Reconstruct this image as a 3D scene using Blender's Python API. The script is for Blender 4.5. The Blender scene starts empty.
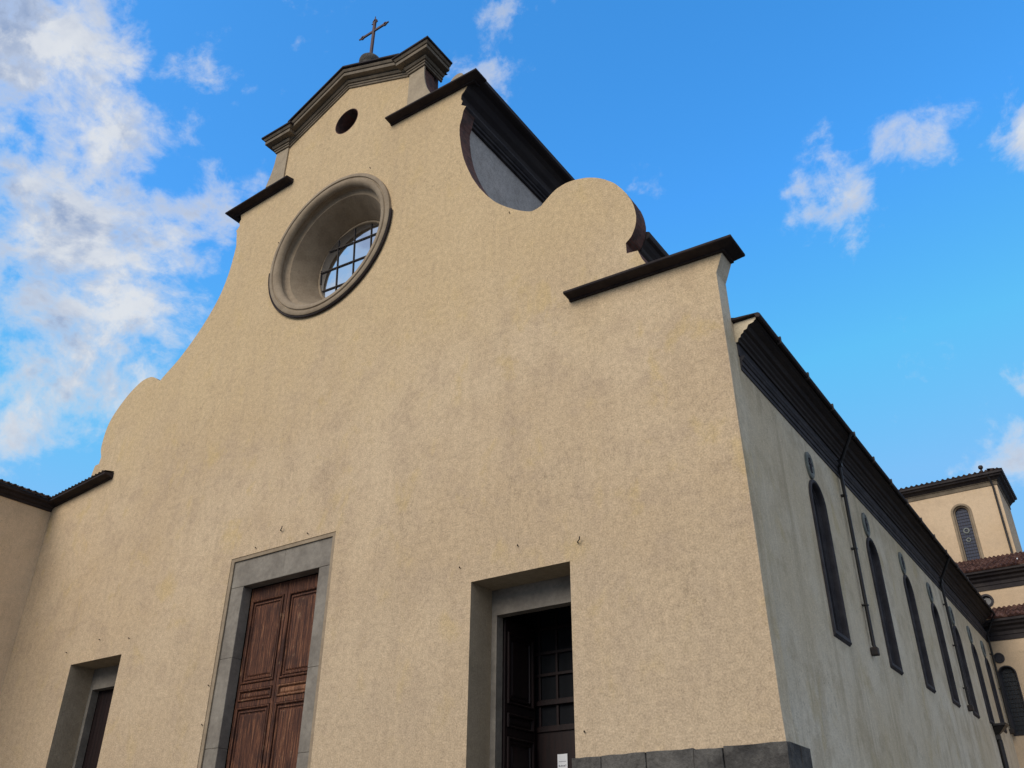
import bpy, bmesh, math, random
from mathutils import Vector, Matrix
random.seed(4)
sc = bpy.context.scene
col = sc.collection
R = math.radians

# ------------------------------------------------------------------ camera
cam = bpy.data.objects.new('camera', bpy.data.cameras.new('camera'))
col.objects.link(cam)
YAW, PIT, ROLL = -0.605238, 0.521155, 0.00535
F = Vector((math.sin(YAW)*math.cos(PIT), math.cos(YAW)*math.cos(PIT), math.sin(PIT)))
RT = Vector((math.cos(YAW), -math.sin(YAW), 0)); UP = RT.cross(F)
R2 = RT*math.cos(ROLL)+UP*math.sin(ROLL); U2 = UP*math.cos(ROLL)-RT*math.sin(ROLL)
M = Matrix((R2, U2, -F)).transposed().to_4x4()
M.translation = Vector((22.486, -19.081, 1.7))
cam.matrix_world = M
cam.data.sensor_width = 36
cam.data.lens = 889.07/1024*36
cam.data.clip_start = 0.1
cam.data.clip_end = 3000
sc.camera = cam

# ------------------------------------------------------------------ light
sc.view_settings.view_transform = 'Standard'
sc.view_settings.look = 'None'
sc.view_settings.gamma = 1
sc.view_settings.exposure = 0.79
SUN = Vector((-0.10, -0.83, 0.55)).normalized()      # towards the sun
sun = bpy.data.objects.new('sun', bpy.data.lights.new('sun', 'SUN'))
col.objects.link(sun)
sun.data.energy = 1.5
sun.data.angle = R(40)
sun.data.color = (1, 0.90, 0.78)
sun.rotation_euler = (-SUN).to_track_quat('-Z', 'Y').to_euler()
SKY_STRENGTH = 0.1
CLOUD = 4.7
wd = bpy.data.worlds.new('World'); sc.world = wd
wd.use_nodes = True


class N:
    """small node-tree helper"""
    def __init__(s, tree): s.t = tree; s.n = tree.nodes; s.l = tree.links
    def new(s, typ, **kw):
        nd = s.n.new(typ)
        ins = kw.pop('ins', {})
        for k, v in kw.items(): setattr(nd, k, v)
        for k, v in ins.items():
            if hasattr(v, 'is_linked') or isinstance(v, bpy.types.NodeSocket): s.l.new(v, nd.inputs[k])
            else: nd.inputs[k].default_value = v
        return nd
    def math(s, op, a, b=None, c=None, clamp=False):
        ins = {0: a}
        if b is not None: ins[1] = b
        if c is not None: ins[2] = c
        return s.new('ShaderNodeMath', operation=op, use_clamp=clamp, ins=ins).outputs[0]
    def vmath(s, op, a, b=None):
        ins = {0: a}
        if b is not None: ins[1] = b
        nd = s.new('ShaderNodeVectorMath', operation=op, ins=ins)
        return nd.outputs['Value'] if op in ('LENGTH', 'DISTANCE', 'DOT_PRODUCT') else nd.outputs['Vector']
    def noise(s, vec, scale, detail=4, rough=.55, dist=0.):
        return s.new('ShaderNodeTexNoise', ins={'Vector': vec, 'Scale': scale, 'Detail': detail, 'Roughness': rough, 'Distortion': dist}).outputs['Fac']
    def ramp(s, fac, stops, mode='LINEAR'):
        nd = s.new('ShaderNodeValToRGB', ins={0: fac}); r = nd.color_ramp; r.interpolation = mode
        while len(r.elements) < len(stops): r.elements.new(.5)
        for e, (p, c) in zip(r.elements, stops):
            e.position = p; e.color = (c, c, c, 1) if isinstance(c, (int, float)) else (*c, 1)
        return nd.outputs[0]
    def mix(s, fac, a, b, blend='MIX'):
        nd = s.new('ShaderNodeMix', data_type='RGBA', blend_type=blend)
        for k, v in ((0, fac), (6, a), (7, b)):
            if isinstance(v, bpy.types.NodeSocket): s.l.new(v, nd.inputs[k])
            elif k and not isinstance(v, (int, float)): nd.inputs[k].default_value = (*v[:3], 1)
            elif k: nd.inputs[k].default_value = (v, v, v, 1)
            else: nd.inputs[k].default_value = v
        return nd.outputs[2]
    def smooth(s, x, a, b):
        nd = s.new('ShaderNodeMapRange', interpolation_type='SMOOTHSTEP', ins={0: x, 1: a, 2: b, 3: 0., 4: 1.})
        return nd.outputs[0]
    def mapping(s, vec, scale=(1, 1, 1), loc=(0, 0, 0), rot=(0, 0, 0)):
        return s.new('ShaderNodeMapping', ins={'Vector': vec, 'Scale': scale, 'Location': loc, 'Rotation': rot}).outputs[0]


def build_world():
    n = N(wd.node_tree)
    for nd in list(n.n): n.n.remove(nd)
    out = n.new('ShaderNodeOutputWorld')
    sky = n.new('ShaderNodeTexSky', sky_type='NISHITA', sun_disc=False)
    sky.sun_elevation = math.asin(SUN.z)
    sky.sun_rotation = math.atan2(SUN.x, SUN.y)
    sky.air_density = 1.0; sky.dust_density = 0.6; sky.ozone_density = 2.0
    hs = n.new('ShaderNodeHueSaturation', ins={'Hue': 0.499, 'Saturation': 1.36, 'Value': 2.18, 'Color': sky.outputs[0]})
    d = n.new('ShaderNodeTexCoord').outputs['Generated']
    warp = n.new('ShaderNodeTexNoise', ins={'Vector': d, 'Scale': 5., 'Detail': 3.}).outputs['Color']
    w = n.vmath('SUBTRACT', warp, (.5, .5, .5))
    ws = n.new('ShaderNodeVectorMath', operation='SCALE', ins={0: w, 'Scale': .08}).outputs[0]
    dw = n.vmath('ADD', d, ws)
    # cloud banks by direction on the sky: (direction, radius, weight)
    banks = [((-.70, .20, .68), .17, 1.), ((-.70, .29, .63), .13, 1.), ((-.76, .31, .57), .17, 1.),
             ((-.715, .365, .60), .09, 1.), ((-.78, .37, .50), .15, .82), ((-.84, .36, .41), .16, .72),
             ((-.79, .43, .43), .10, .8), ((-.605, .315, .731), .055, .85), ((-.635, .265, .726), .05, .85), ((-.665, .395, .63), .07, .75), ((-.69, .42, .58), .05, .7), ((-.65, .225, .735), .05, .85),
             ((-.70, .40, .585), .06, .8), ((-.628, .42, .655), .035, .62),
             ((-.040, .762, .646), .045, .5), ((-.07, .755, .65), .03, .5), ((-.118, .764, .634), .055, .5), ((-.121, .79, .601), .06, .52), ((-.145, .77, .622), .035, .46), ((-.15, .755, .64), .035, .44),
             ((.06, .774, .631), .045, .66), ((-.389, .537, .748), .055, .6), ((-.365, .494, .789), .05, .55),
             ((-.015, .897, .441), .04, .6), ((-.045, .921, .386), .06, .62), ((-.122, .733, .67), .04, .6)]
    mask = None
    for c, r, wt in banks:
        v = Vector(c).normalized()
        dist = n.vmath('DISTANCE', dw, tuple(v))
        g = n.new('ShaderNodeMapRange', interpolation_type='SMOOTHSTEP', ins={0: dist, 1: r*1.25, 2: r*.05, 3: 0., 4: wt}).outputs[0]
        mask = g if mask is None else n.math('MAXIMUM', mask, g)
    # broken cloud behind the photographer, and unseen cloud added at right to whiten light
    sep = n.new('ShaderNodeSeparateXYZ', ins={0: d})
    back = n.math('MAXIMUM', n.smooth(sep.outputs['Y'], .08, -.35), n.math('MULTIPLY', n.smooth(sep.outputs['X'], .15, .4), 1.3))
    mask = n.math('MAXIMUM', mask, n.math('MULTIPLY', back, .88))
    st = n.mapping(dw, (1, 1, 1.3))
    so = n.vmath('ADD', st, (-.012, -.02, .03))
    n1 = n.noise(st, 9., 11, .6, .1)
    n1b = n.noise(so, 9., 11, .6, .1)
    n2 = n.noise(st, 40., 6, .65)
    nn = n.math('ADD', n.math('MULTIPLY', n1, .74), n.math('MULTIPLY', n2, .26))
    dens = n.math('ADD', mask, n.math('MULTIPLY', n.math('SUBTRACT', nn, .5), 3.5))
    a = n.smooth(dens, .32, 1.08)
    a = n.math('MULTIPLY', a, .95)
    # lit tops and blue-grey undersides
    lit = n.math('ADD', n.math('MULTIPLY', n.math('SUBTRACT', n1b, n1), 4.5), .52)
    shade = n.noise(n.mapping(dw, (1, 1, 1.5), (.013, .02, .03)), 5., 9, .62, .1)
    und = n.math('MULTIPLY', n.smooth(lit, .15, .9), .75)
    und = n.math('ADD', und, n.math('MULTIPLY', n.smooth(shade, .36, .62), .75))
    core = n.math('MULTIPLY', n.smooth(dens, .5, 1.15), n.math('MINIMUM', und, 1.))
    k = CLOUD
    cc = n.mix(core, (k*.93, k*.96, k*1.0), (k*.38, k*.49, k*.72))
    skyc = n.vmath('MINIMUM', hs.outputs[0], (1.2, 3.05, 5.4))
    fin = n.mix(a, skyc, cc)
    bg = n.new('ShaderNodeBackground', ins={'Color': fin, 'Strength': SKY_STRENGTH})
    n.l.new(bg.outputs[0], out.inputs[0])
    wd.cycles.sampling_method = 'MANUAL'; wd.cycles.sample_map_resolution = 1024


build_world()

# ------------------------------------------------------------------ materials
def base_mat(name, rough=.85, spec=.3):
    m = bpy.data.materials.new(name); m.use_nodes = True
    n = N(m.node_tree); b = n.n['Principled BSDF']
    b.inputs['Roughness'].default_value = rough
    b.inputs['Specular IOR Level'].default_value = spec
    return m, n, b, n.new('ShaderNodeTexCoord').outputs['Object']


def put(n, b, colour, bump=None, strength=.5, dist=.02):
    if isinstance(colour, bpy.types.NodeSocket): n.l.new(colour, b.inputs['Base Color'])
    else: b.inputs['Base Color'].default_value = (*colour, 1)
    if bump is not None:
        bp = n.new('ShaderNodeBump', ins={'Strength': strength, 'Distance': dist, 'Height': bump})
        n.l.new(bp.outputs[0], b.inputs['Normal'])


def mul(c, f): return tuple(x*f for x in c)


def stucco(name, base, light, grey, ochre, streak=.25, grain=1., ochre_amt=.5, upper=None):
    m, n, b, o = base_mat(name, .92, .15)
    big = n.noise(o, .16, 4, .6); mid = n.noise(o, .9, 5, .62); fine = n.noise(o, 5.5, 5, .7)
    grit = n.noise(o, 22., 4, .7)
    st = n.noise(n.mapping(o, (1.6, 1.6, .13)), 1., 5, .6)
    st2 = n.noise(n.mapping(o, (6., 6., .35)), 1., 3, .6)
    c = n.mix(n.smooth(big, .36, .64), base, light)
    c = n.mix(n.math('MULTIPLY', n.smooth(mid, .46, .66), .6), c, grey)
    och = n.math('MULTIPLY', n.smooth(n.noise(n.mapping(o, (1, 1, .7), (3, 7, 1)), .85, 5, .65, .4), .54, .70), ochre_amt)
    c = n.mix(och, c, ochre)
    if upper:                                            # yellower paint above, greyer below; lower mix also puts dimmer light into the colour
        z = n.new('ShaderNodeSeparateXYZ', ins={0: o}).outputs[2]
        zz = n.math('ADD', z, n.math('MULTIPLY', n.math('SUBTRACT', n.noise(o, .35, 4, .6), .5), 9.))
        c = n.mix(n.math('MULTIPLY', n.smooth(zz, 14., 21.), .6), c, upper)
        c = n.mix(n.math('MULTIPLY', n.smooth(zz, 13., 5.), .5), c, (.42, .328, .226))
    c = n.mix(n.math('MULTIPLY', n.smooth(st, .5, .72), streak), c, mul(grey, .86))
    c = n.mix(n.math('MULTIPLY', n.smooth(st2, .56, .74), streak*.7), c, mul(light, 1.12))
    # hairline cracks, here and there
    ck = n.math('ABSOLUTE', n.math('SUBTRACT', n.noise(n.mapping(o, (1, 1, .6), (9, 2, 4)), .42, 6, .62, .3), .5))
    cm = n.smooth(n.noise(o, .23, 3), .5, .62)
    c = n.mix(n.math('MULTIPLY', n.math('MULTIPLY', n.smooth(ck, .006, .001), cm), .3), c, mul(grey, .5))
    sp = n.math('ADD', n.math('MULTIPLY', fine, .58*grain), n.math('MULTIPLY', grit, .8*grain))
    f = n.math('ADD', sp, 1-.69*grain)
    c = n.mix(1., c, n.new('ShaderNodeCombineColor', ins={0: f, 1: f, 2: f}).outputs[0], 'MULTIPLY')
    h = n.math('ADD', n.math('MULTIPLY', fine, 1.), n.math('MULTIPLY', grit, .7))
    put(n, b, c, h, .38, .04)
    return m


def plain(name, c1, c2, scale=1.5, rough=.85, spec=.3, bump=.3, bdist=.01, stretch=(1, 1, 1), grain=.3):
    m, n, b, o = base_mat(name, rough, spec)
    v = n.mapping(o, stretch)
    a = n.noise(v, scale, 6, .65); g = n.noise(v, scale*9, 4, .7)
    c = n.mix(n.smooth(a, .34, .66), c1, c2)
    f = n.math('ADD', n.math('MULTIPLY', g, grain*2), 1-grain)
    c = n.mix(1., c, n.new('ShaderNodeCombineColor', ins={0: f, 1: f, 2: f}).outputs[0], 'MULTIPLY')
    put(n, b, c, n.math('ADD', a, n.math('MULTIPLY', g, .6)), bump, bdist)
    return m


MAT = {}
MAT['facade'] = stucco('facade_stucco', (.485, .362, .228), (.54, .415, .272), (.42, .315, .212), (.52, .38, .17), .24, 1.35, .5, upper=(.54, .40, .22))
MAT['side'] = stucco('side_plaster', (.62, .515, .35), (.72, .635, .485), (.48, .39, .255), (.55, .43, .23), .55, .8, .5)
MAT['nave'] = stucco('grey_plaster', (.40, .365, .33), (.45, .415, .38), (.33, .30, .27), (.36, .33, .29), .3, 1.6, .2)
MAT['transept'] = stucco('transept_plaster', (.59, .44, .285), (.63, .48, .32), (.53, .40, .27), (.58, .43, .25), .15, .6, .3)
MAT['annex'] = stucco('annex_plaster', (.70, .52, .33), (.73, .56, .37), (.61, .46, .30), (.66, .49, .27), .25, .7, .4)
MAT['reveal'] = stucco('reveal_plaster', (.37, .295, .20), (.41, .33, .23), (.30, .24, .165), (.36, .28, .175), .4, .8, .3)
MAT['pier'] = plain('pier_stone', (.30, .24, .165), (.36, .29, .20), 1.2)
MAT['cornice'] = plain('cornice_stone', (.125, .10, .07), (.185, .148, .105), 1.3, bump=.5)
MAT['rose'] = plain('rose_stone', (.235, .18, .12), (.30, .235, .16), 1.6, bump=.4)
MAT['serena'] = plain('grey_sandstone', (.165, .145, .12), (.24, .215, .178), .9, bump=.5, bdist=.02, grain=.35)
MAT['socle'] = plain('socle_stone', (.04, .037, .034), (.115, .107, .095), 1.3, bump=1., bdist=.06, grain=.55)
MAT['eave'] = plain('dark_eave', (.026, .022, .024), (.045, .038, .036), 1., stretch=(1, .2, 1), bump=.4, rough=.8, spec=.2)
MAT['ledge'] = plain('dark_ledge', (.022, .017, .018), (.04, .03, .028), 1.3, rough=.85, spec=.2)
MAT['window_stone'] = plain('window_stone', (.03, .028, .032), (.055, .05, .053), 1.5)
MAT['iron'] = plain('iron', (.02, .018, .018), (.04, .028, .022), 6., rough=.6)
MAT['pipe'] = plain('downpipe_metal', (.012, .011, .012), (.022, .019, .018), 2., rough=.5, spec=.4)
MAT['cross'] = plain('rusty_iron', (.05, .022, .024), (.09, .05, .045), 5., rough=.6)
MAT['medallion'] = plain('medallion_stone', (.13, .15, .14), (.22, .23, .21), 5.)
MAT['paper'] = plain('paper', (.70, .72, .76), (.76, .78, .80), 4., grain=.04, bump=.05)
MAT['ink'] = plain('ink', (.10, .11, .14), (.16, .17, .2), 20.)
MAT['hose'] = plain('pale_hose', (.75, .76, .78), (.82, .83, .85), 4., grain=.05)
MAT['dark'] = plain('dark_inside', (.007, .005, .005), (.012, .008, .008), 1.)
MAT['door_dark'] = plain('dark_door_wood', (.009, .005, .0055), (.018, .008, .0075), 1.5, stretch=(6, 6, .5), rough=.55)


def brick_mat():
    m, n, b, o = base_mat('rough_brick', .95, .1)
    v = n.mapping(o, (1, 1, 1), rot=(0, 0, 0))
    sx = n.new('ShaderNodeSeparateXYZ', ins={0: v})
    uv = n.new('ShaderNodeCombineXYZ', ins={0: n.math('ADD', sx.outputs[1], n.math('MULTIPLY', sx.outputs[0], .3)), 1: sx.outputs[2], 2: 0.})
    br = n.new('ShaderNodeTexBrick', ins={'Vector': uv.outputs[0], 'Color1': (.12, .055, .045, 1), 'Color2': (.17, .085, .07, 1),
               'Mortar': (.10, .085, .075, 1), 'Scale': 4., 'Mortar Size': .03, 'Brick Width': .9, 'Row Height': .28})
    c = n.mix(n.smooth(n.noise(o, 2.5, 5), .45, .65), br.outputs[0], (.08, .055, .05))
    put(n, b, c, n.noise(o, 12., 4), .6, .03)
    return m


MAT['brick'] = brick_mat()


def door_mat(name, stops, wear):
    m, n, b, o = base_mat(name, .7, .25)
    g = n.noise(n.mapping(o, (26, 26, .9)), 1., 6, .7, .6)
    g2 = n.noise(n.mapping(o, (70, 70, 2.2)), 1., 4, .7)
    pat = n.noise(o, 1.1, 5, .65)
    c = n.ramp(n.math('ADD', n.math('MULTIPLY', g, .6), n.math('MULTIPLY', g2, .4)),
               stops)
    c = n.mix(n.math('MULTIPLY', n.smooth(pat, .5, .66), .65), c, (.03, .013, .010))
    worn = n.math('MULTIPLY', n.smooth(n.noise(n.mapping(o, (2.2, 2, 1.2), (5, 1, 2)), 1., 6, .7), .6, .7), wear)
    c = n.mix(worn, c, (.33, .20, .115))
    put(n, b, c, n.math('ADD', g, g2), .5, .012)
    return m


MAT['door'] = door_mat('weathered_door_wood', [(.36, (.010, .005, .004)), (.46, (.045, .017, .011)), (.55, (.13, .05, .026)), (.64, (.34, .165, .08))], .6)
MAT['door_worn'] = door_mat('bare_door_wood', [(.34, (.03, .014, .009)), (.46, (.14, .06, .032)), (.55, (.27, .13, .07)), (.66, (.42, .24, .13))], .85)


def tile_mat(name, c1, c2, c3):
    m, n, b, o = base_mat(name, .9, .15)
    v = n.new('ShaderNodeTexVoronoi', ins={'Vector': o, 'Scale': 4.5}).outputs['Color']
    sv = n.new('ShaderNodeSeparateColor', ins={0: v})
    c = n.ramp(sv.outputs[0], [(.1, c1), (.5, c2), (.9, c3)])
    c = n.mix(n.smooth(n.noise(o, 1.8, 5, .65), .5, .68), c, mul(c1, .6))
    put(n, b, c, n.noise(o, 14., 4), .5, .02)
    return m


MAT['tile'] = tile_mat('terracotta_tile', (.05, .024, .02), (.085, .04, .031), (.17, .095, .075))
MAT['tile_dark'] = tile_mat('old_tile', (.035, .026, .024), (.055, .038, .032), (.09, .065, .055))


def glass_mat(name, colour, metal=.0, rough=.03, spec=.8, wob=.0):
    m, n, b, o = base_mat(name, rough, spec)
    b.inputs['Base Color'].default_value = (*colour, 1)
    b.inputs['Metallic'].default_value = metal
    if wob:
        bp = n.new('ShaderNodeBump', ins={'Strength': wob, 'Distance': .02, 'Height': n.noise(o, 1.6, 2)})
        n.l.new(bp.outputs[0], b.inputs['Normal'])
    return m


MAT['mirror_glass'] = glass_mat('reflecting_glass', (.70, .74, .80), 1., .03, .8, .06)
MAT['dull_glass'] = glass_mat('dull_glass', (.02, .024, .03), 0., .25, .5, .3)
MAT['blue_glass'] = glass_mat('leaded_blue_glass', (.02, .03, .065), 0., .4, .2, .2)
MAT['door_glass'] = glass_mat('vestibule_glass', (.014, .015, .017), 0., .12, .45, .2)


def paving():
    m, n, b, o = base_mat('stone_paving', .85, .3)
    br = n.new('ShaderNodeTexBrick', ins={'Vector': o, 'Color1': (.10, .096, .09, 1), 'Color2': (.14, .135, .125, 1),
               'Mortar': (.09, .085, .08, 1), 'Scale': 1., 'Mortar Size': .012, 'Brick Width': .8, 'Row Height': .4})
    c = n.mix(n.smooth(n.noise(o, .7, 5), .4, .7), br.outputs[0], (.09, .087, .08))
    put(n, b, c, n.noise(o, 9., 4), .3, .02)
    return m


MAT['paving'] = paving()

# ------------------------------------------------------------------ geometry helpers
def link(name, me, mats, parent=None, label=None):
    o = bpy.data.objects.new(name, me); col.objects.link(o)
    for k in (mats if isinstance(mats, (list, tuple)) else [mats]): me.materials.append(MAT[k])
    if parent is not None: o.parent = parent
    if label: o['label'] = label
    return o


def finish(bm, name, mats, parent=None, label=None, smooth=False, bevel=0.):
    bmesh.ops.recalc_face_normals(bm, faces=bm.faces)
    me = bpy.data.meshes.new(name); bm.to_mesh(me); bm.free()
    for p in me.polygons: p.use_smooth = smooth
    if smooth:
        me.set_sharp_from_angle(angle=R(40))
    o = link(name, me, mats, parent, label)
    if bevel:
        md = o.modifiers.new('bevel', 'BEVEL'); md.width = bevel; md.segments = 2; md.limit_method = 'ANGLE'; md.angle_limit = R(40)
    return o


def box(bm, x0, x1, y0, y1, z0, z1):
    vs = [bm.verts.new((x, y, z)) for x in (x0, x1) for y in (y0, y1) for z in (z0, z1)]
    for f in ((0, 1, 3, 2), (4, 6, 7, 5), (0, 4, 5, 1), (2, 3, 7, 6), (0, 2, 6, 4), (1, 5, 7, 3)):
        bm.faces.new([vs[i] for i in f])
    return vs


def slab_mesh(outline, holes, a, b, plane='XZ'):
    """plate with holes: outline and holes are (u,v) lists; a..b is the range across the plate"""
    cu = bpy.data.curves.new('tmp', 'CURVE'); cu.dimensions = '2D'; cu.fill_mode = 'BOTH'; cu.extrude = abs(b-a)/2
    for pts in [outline]+list(holes):
        sp = cu.splines.new('POLY'); sp.points.add(len(pts)-1); sp.use_cyclic_u = True
        for p, q in zip(sp.points, pts): p.co = (q[0], q[1], 0, 1)
    o = bpy.data.objects.new('tmp', cu); col.objects.link(o)
    dg = bpy.context.evaluated_depsgraph_get()
    me = bpy.data.meshes.new_from_object(o.evaluated_get(dg))
    bpy.data.objects.remove(o); bpy.data.curves.remove(cu)
    mid = (a+b)/2
    for v in me.vertices:
        x, y, z = v.co
        v.co = (x, mid+z, y) if plane == 'XZ' else (mid+z, x, y)
    me.materials.clear()
    bm = bmesh.new(); bm.from_mesh(me); bpy.data.meshes.remove(me)
    bmesh.ops.remove_doubles(bm, verts=bm.verts, dist=1e-4)
    return bm


def merge(a, b):
    me = bpy.data.meshes.new('t'); b.to_mesh(me); b.free(); a.from_mesh(me); bpy.data.meshes.remove(me); return a


def sweep(bm, path, prof, cap=True, closed=False):
    """profile (out, up) swept along a plan path with mitred corners; outward is to the right of travel"""
    P = [Vector(p) for p in path]; n = len(P); rings = []
    for i in range(n):
        d0 = (P[i]-P[i-1]) if (i > 0 or closed) else None
        d1 = (P[(i+1) % n]-P[i]) if (i < n-1 or closed) else None
        ns = [Vector((d.y, -d.x)).normalized() for d in (d0, d1) if d is not None and d.xy.length > 1e-6]
        if len(ns) == 2:
            m = (ns[0]+ns[1]); m = m/(1+ns[0].dot(ns[1]))
        else: m = ns[0]
        rings.append([bm.verts.new((P[i].x+m.x*u, P[i].y+m.y*u, P[i].z+w)) for u, w in prof])
    k = len(prof)
    for i in range(n if closed else n-1):
        A, B = rings[i], rings[(i+1) % n]
        for j in range(k):
            bm.faces.new((A[j], A[(j+1) % k], B[(j+1) % k], B[j]))
    if cap and not closed:
        bm.faces.new(rings[0]); bm.faces.new(rings[-1][::-1])


def lathe_y(bm, cx, cz, prof, seg=96, a0=0., a1=2*math.pi):
    """profile (radius, y) turned about a horizontal axis along Y"""
    full = abs(a1-a0-2*math.pi) < 1e-6
    rings = []
    for i in range(seg if full else seg+1):
        a = a0+(a1-a0)*i/seg
        rings.append([bm.verts.new((cx+r*math.cos(a), y, cz+r*math.sin(a))) for r, y in prof])
    m = len(rings)
    for i in range(m if full else m-1):
        A, B = rings[i], rings[(i+1) % m]
        for j in range(len(prof)-1):
            bm.faces.new((A[j], A[j+1], B[j+1], B[j]))
    return rings


def lathe_z(bm, cx, cy, prof, seg=24):
    rings = []
    for i in range(seg):
        a = 2*math.pi*i/seg
        rings.append([bm.verts.new((cx+r*math.cos(a), cy+r*math.sin(a), z)) for r, z in prof])
    for i in range(seg):
        A, B = rings[i], rings[(i+1) % seg]
        for j in range(len(prof)-1): bm.faces.new((A[j], A[j+1], B[j+1], B[j]))
    bm.faces.new([r[0] for r in rings]); bm.faces.new([r[-1] for r in rings])


def tube(bm, pts, r, seg=8):
    P = [Vector(p) for p in pts]; rings = []
    up = Vector((.13, .29, .95)).normalized()
    for i, p in enumerate(P):
        t = ((P[min(i+1, len(P)-1)]-P[max(i-1, 0)])).normalized()
        a = t.cross(up)
        if a.length < .2: a = t.cross(Vector((1, 0, 0)))
        a.normalize(); b = t.cross(a)
        rings.append([bm.verts.new(p+(a*math.cos(2*math.pi*k/seg)+b*math.sin(2*math.pi*k/seg))*r) for k in range(seg)])
    for A, B in zip(rings, rings[1:]):
        for k in range(seg): bm.faces.new((A[k], A[(k+1) % seg], B[(k+1) % seg], B[k]))
    bm.faces.new(rings[0]); bm.faces.new(rings[-1])


def catmull(pts, n=6):
    out = []
    for i in range(len(pts)-1):
        p0 = pts[max(i-1, 0)]; p1 = pts[i]; p2 = pts[i+1]; p3 = pts[min(i+2, len(pts)-1)]
        for k in range(n):
            t = k/n
            out.append(tuple(.5*((2*b)+(-a+c)*t+(2*a-5*b+4*c-d)*t*t+(-a+3*b-3*c+d)*t**3) for a, b, c, d in zip(p0, p1, p2, p3)))
    out.append(pts[-1]); return out


def arch(u0, u1, v0, v1, n=20):
    """round-headed opening"""
    r = (u1-u0)/2; c = (u0+u1)/2
    return [(u0, v0), (u1, v0)]+[(c+r*math.cos(math.pi*i/n), v1-r+r*math.sin(math.pi*i/n)) for i in range(n+1)]


def disc(cx, cz, r, n=64): return [(cx+r*math.cos(2*math.pi*i/n), cz+r*math.sin(2*math.pi*i/n)) for i in range(n)]
def rect(u0, u1, v0, v1): return [(u0, v0), (u1, v0), (u1, v1), (u0, v1)]


def tiled(bm, a, b, run, rise, pitch=.26, course=.42, r=.075, thick=.06):
    """clay tile slope: eave from a to b, going up by run (vector in plan) and rise; half-round cover tiles in stepped courses"""
    a = Vector(a); b = Vector(b); run = Vector(run)
    along = b-a; L = along.length; e = along/L
    S = math.sqrt(run.length**2+rise*rise); nc = max(1, round(S/course)); nt = max(1, round(L/pitch))
    up = Vector((run.x, run.y, rise))/S; nrm = e.cross(up)
    if nrm.z < 0: nrm = -nrm
    m = 6; rows = []
    for c in range(nc):
        for q in (0, 1):
            s = S*(c+q)/nc; row = []
            lift = (.035 if q == 0 else .0)
            for i in range(nt*m+1):
                t = (i % m)/m
                h = r*math.sin(math.pi*min(1, t/.62)) if t < .62 else -.012*math.sin(math.pi*(t-.62)/.38)
                j = (random.random()-.5)*.012 if (i % m) == 2 else 0
                row.append(bm.verts.new(a+e*(L*i/(nt*m))+up*(s+j)+nrm*(h+lift+thick)))
            rows.append(row)
    for A, B in zip(rows, rows[1:]):
        for i in range(len(A)-1): bm.faces.new((A[i], A[i+1], B[i+1], B[i]))
    low = [bm.verts.new(a+e*(L*i/(nt*m))+up*.02) for i in range(nt*m+1)]
    for i in range(len(low)-1): bm.faces.new((low[i], low[i+1], rows[0][i+1], rows[0][i]))
    back = [bm.verts.new(a+up*S), bm.verts.new(b+up*S)]
    bm.faces.new([back[0]]+low+[back[1]])


def empty(name, loc, label, cat, group=None):
    o = bpy.data.objects.new(name, None); col.objects.link(o); o.location = loc
    o['label'] = label; o['category'] = cat
    if group: o['group'] = group
    return o


def structure(o): o['kind'] = 'structure'; return o


# ------------------------------------------------------------------ ground
bm = bmesh.new(); s = 700
bm.faces.new([bm.verts.new(p) for p in ((-s, -s, 0), (s, -s, 0), (s, s, 0), (-s, s, 0))])
structure(finish(bm, 'ground', 'paving'))

# ------------------------------------------------------------------ church
church = empty('church', (0, 0, 0), 'tall cream stuccoed church with curved gable, round window and cross on top', 'church')
C = church


def part(name, bm, mats, parent=None, **kw): return finish(bm, name, mats, parent if parent is not None else C, **kw)


ZD = 0.9      # floor level at the doors
# steps before the doors
bm = bmesh.new()
for i in range(6): box(bm, -15.2, 15.2, -.18-.38*(6-i), -.18 if i == 5 else -.18-.38*(5-i), 0, .15*(i+1))
part('steps', bm, 'serena')

# ---- facade wall
RX, RZ = .28, 24.42
right = [(16.17, .02), (16, 16.35), (16.25, 16.98), (16.25, 17.2), (14.0, 17.4), (13.95, 17.56), (13.86, 17.75), (13.74, 18.1), (13.38, 18.16), (13.38, 18.52)]
right += catmull([(13.38, 18.55), (13.61, 18.77), (13.78, 19.29), (13.66, 20.09), (13.16, 21.0), (12.41, 21.65), (11.6, 21.93), (11.0, 21.86), (10.5, 21.52)])
right += catmull([(10.42, 21.45), (9.94, 21.44), (9.05, 22.06), (8.31, 22.83), (7.59, 24.0), (7.06, 25.36), (6.82, 26.61), (6.78, 27.25)])
right += [(6.87, 27.57), (6.93, 27.96), (7.05, 28.13), (6.8, 28.34), (6.87, 28.52), (6.78, 28.68), (6.8, 28.9), (6.98, 29.07), (7.12, 29.3), (7.27, 29.36), (7.27, 29.5),
          (5.15, 29.6), (5.0, 30.1)]
top = [(4.76, 31.0), (4.7, 31.9), (4.7, 32.3), (3.95, 32.3), (.23, 33.9), (-3.34, 32.2), (-4.05, 32.2), (-4.05, 31.7), (-4.12, 31.0), (-4.35, 30.1)]
left = [(-16.1, .02), (-16.1, 16.95), (-13.25, 17.38), (-13.12, 18.05), (-12.83, 18.08), (-12.8, 18.4)]
left += catmull([(-12.82, 18.45), (-13.0, 18.99), (-12.85, 20.13), (-12.04, 21.09), (-11.09, 21.66), (-10.3, 21.68), (-9.62, 21.28)])
left += catmull([(-9.55, 21.26), (-9.25, 21.48), (-8.42, 22.05), (-7.37, 23.11), (-6.52, 24.37), (-6.12, 25.58), (-5.98, 26.8), (-5.97, 27.2)])
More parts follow.
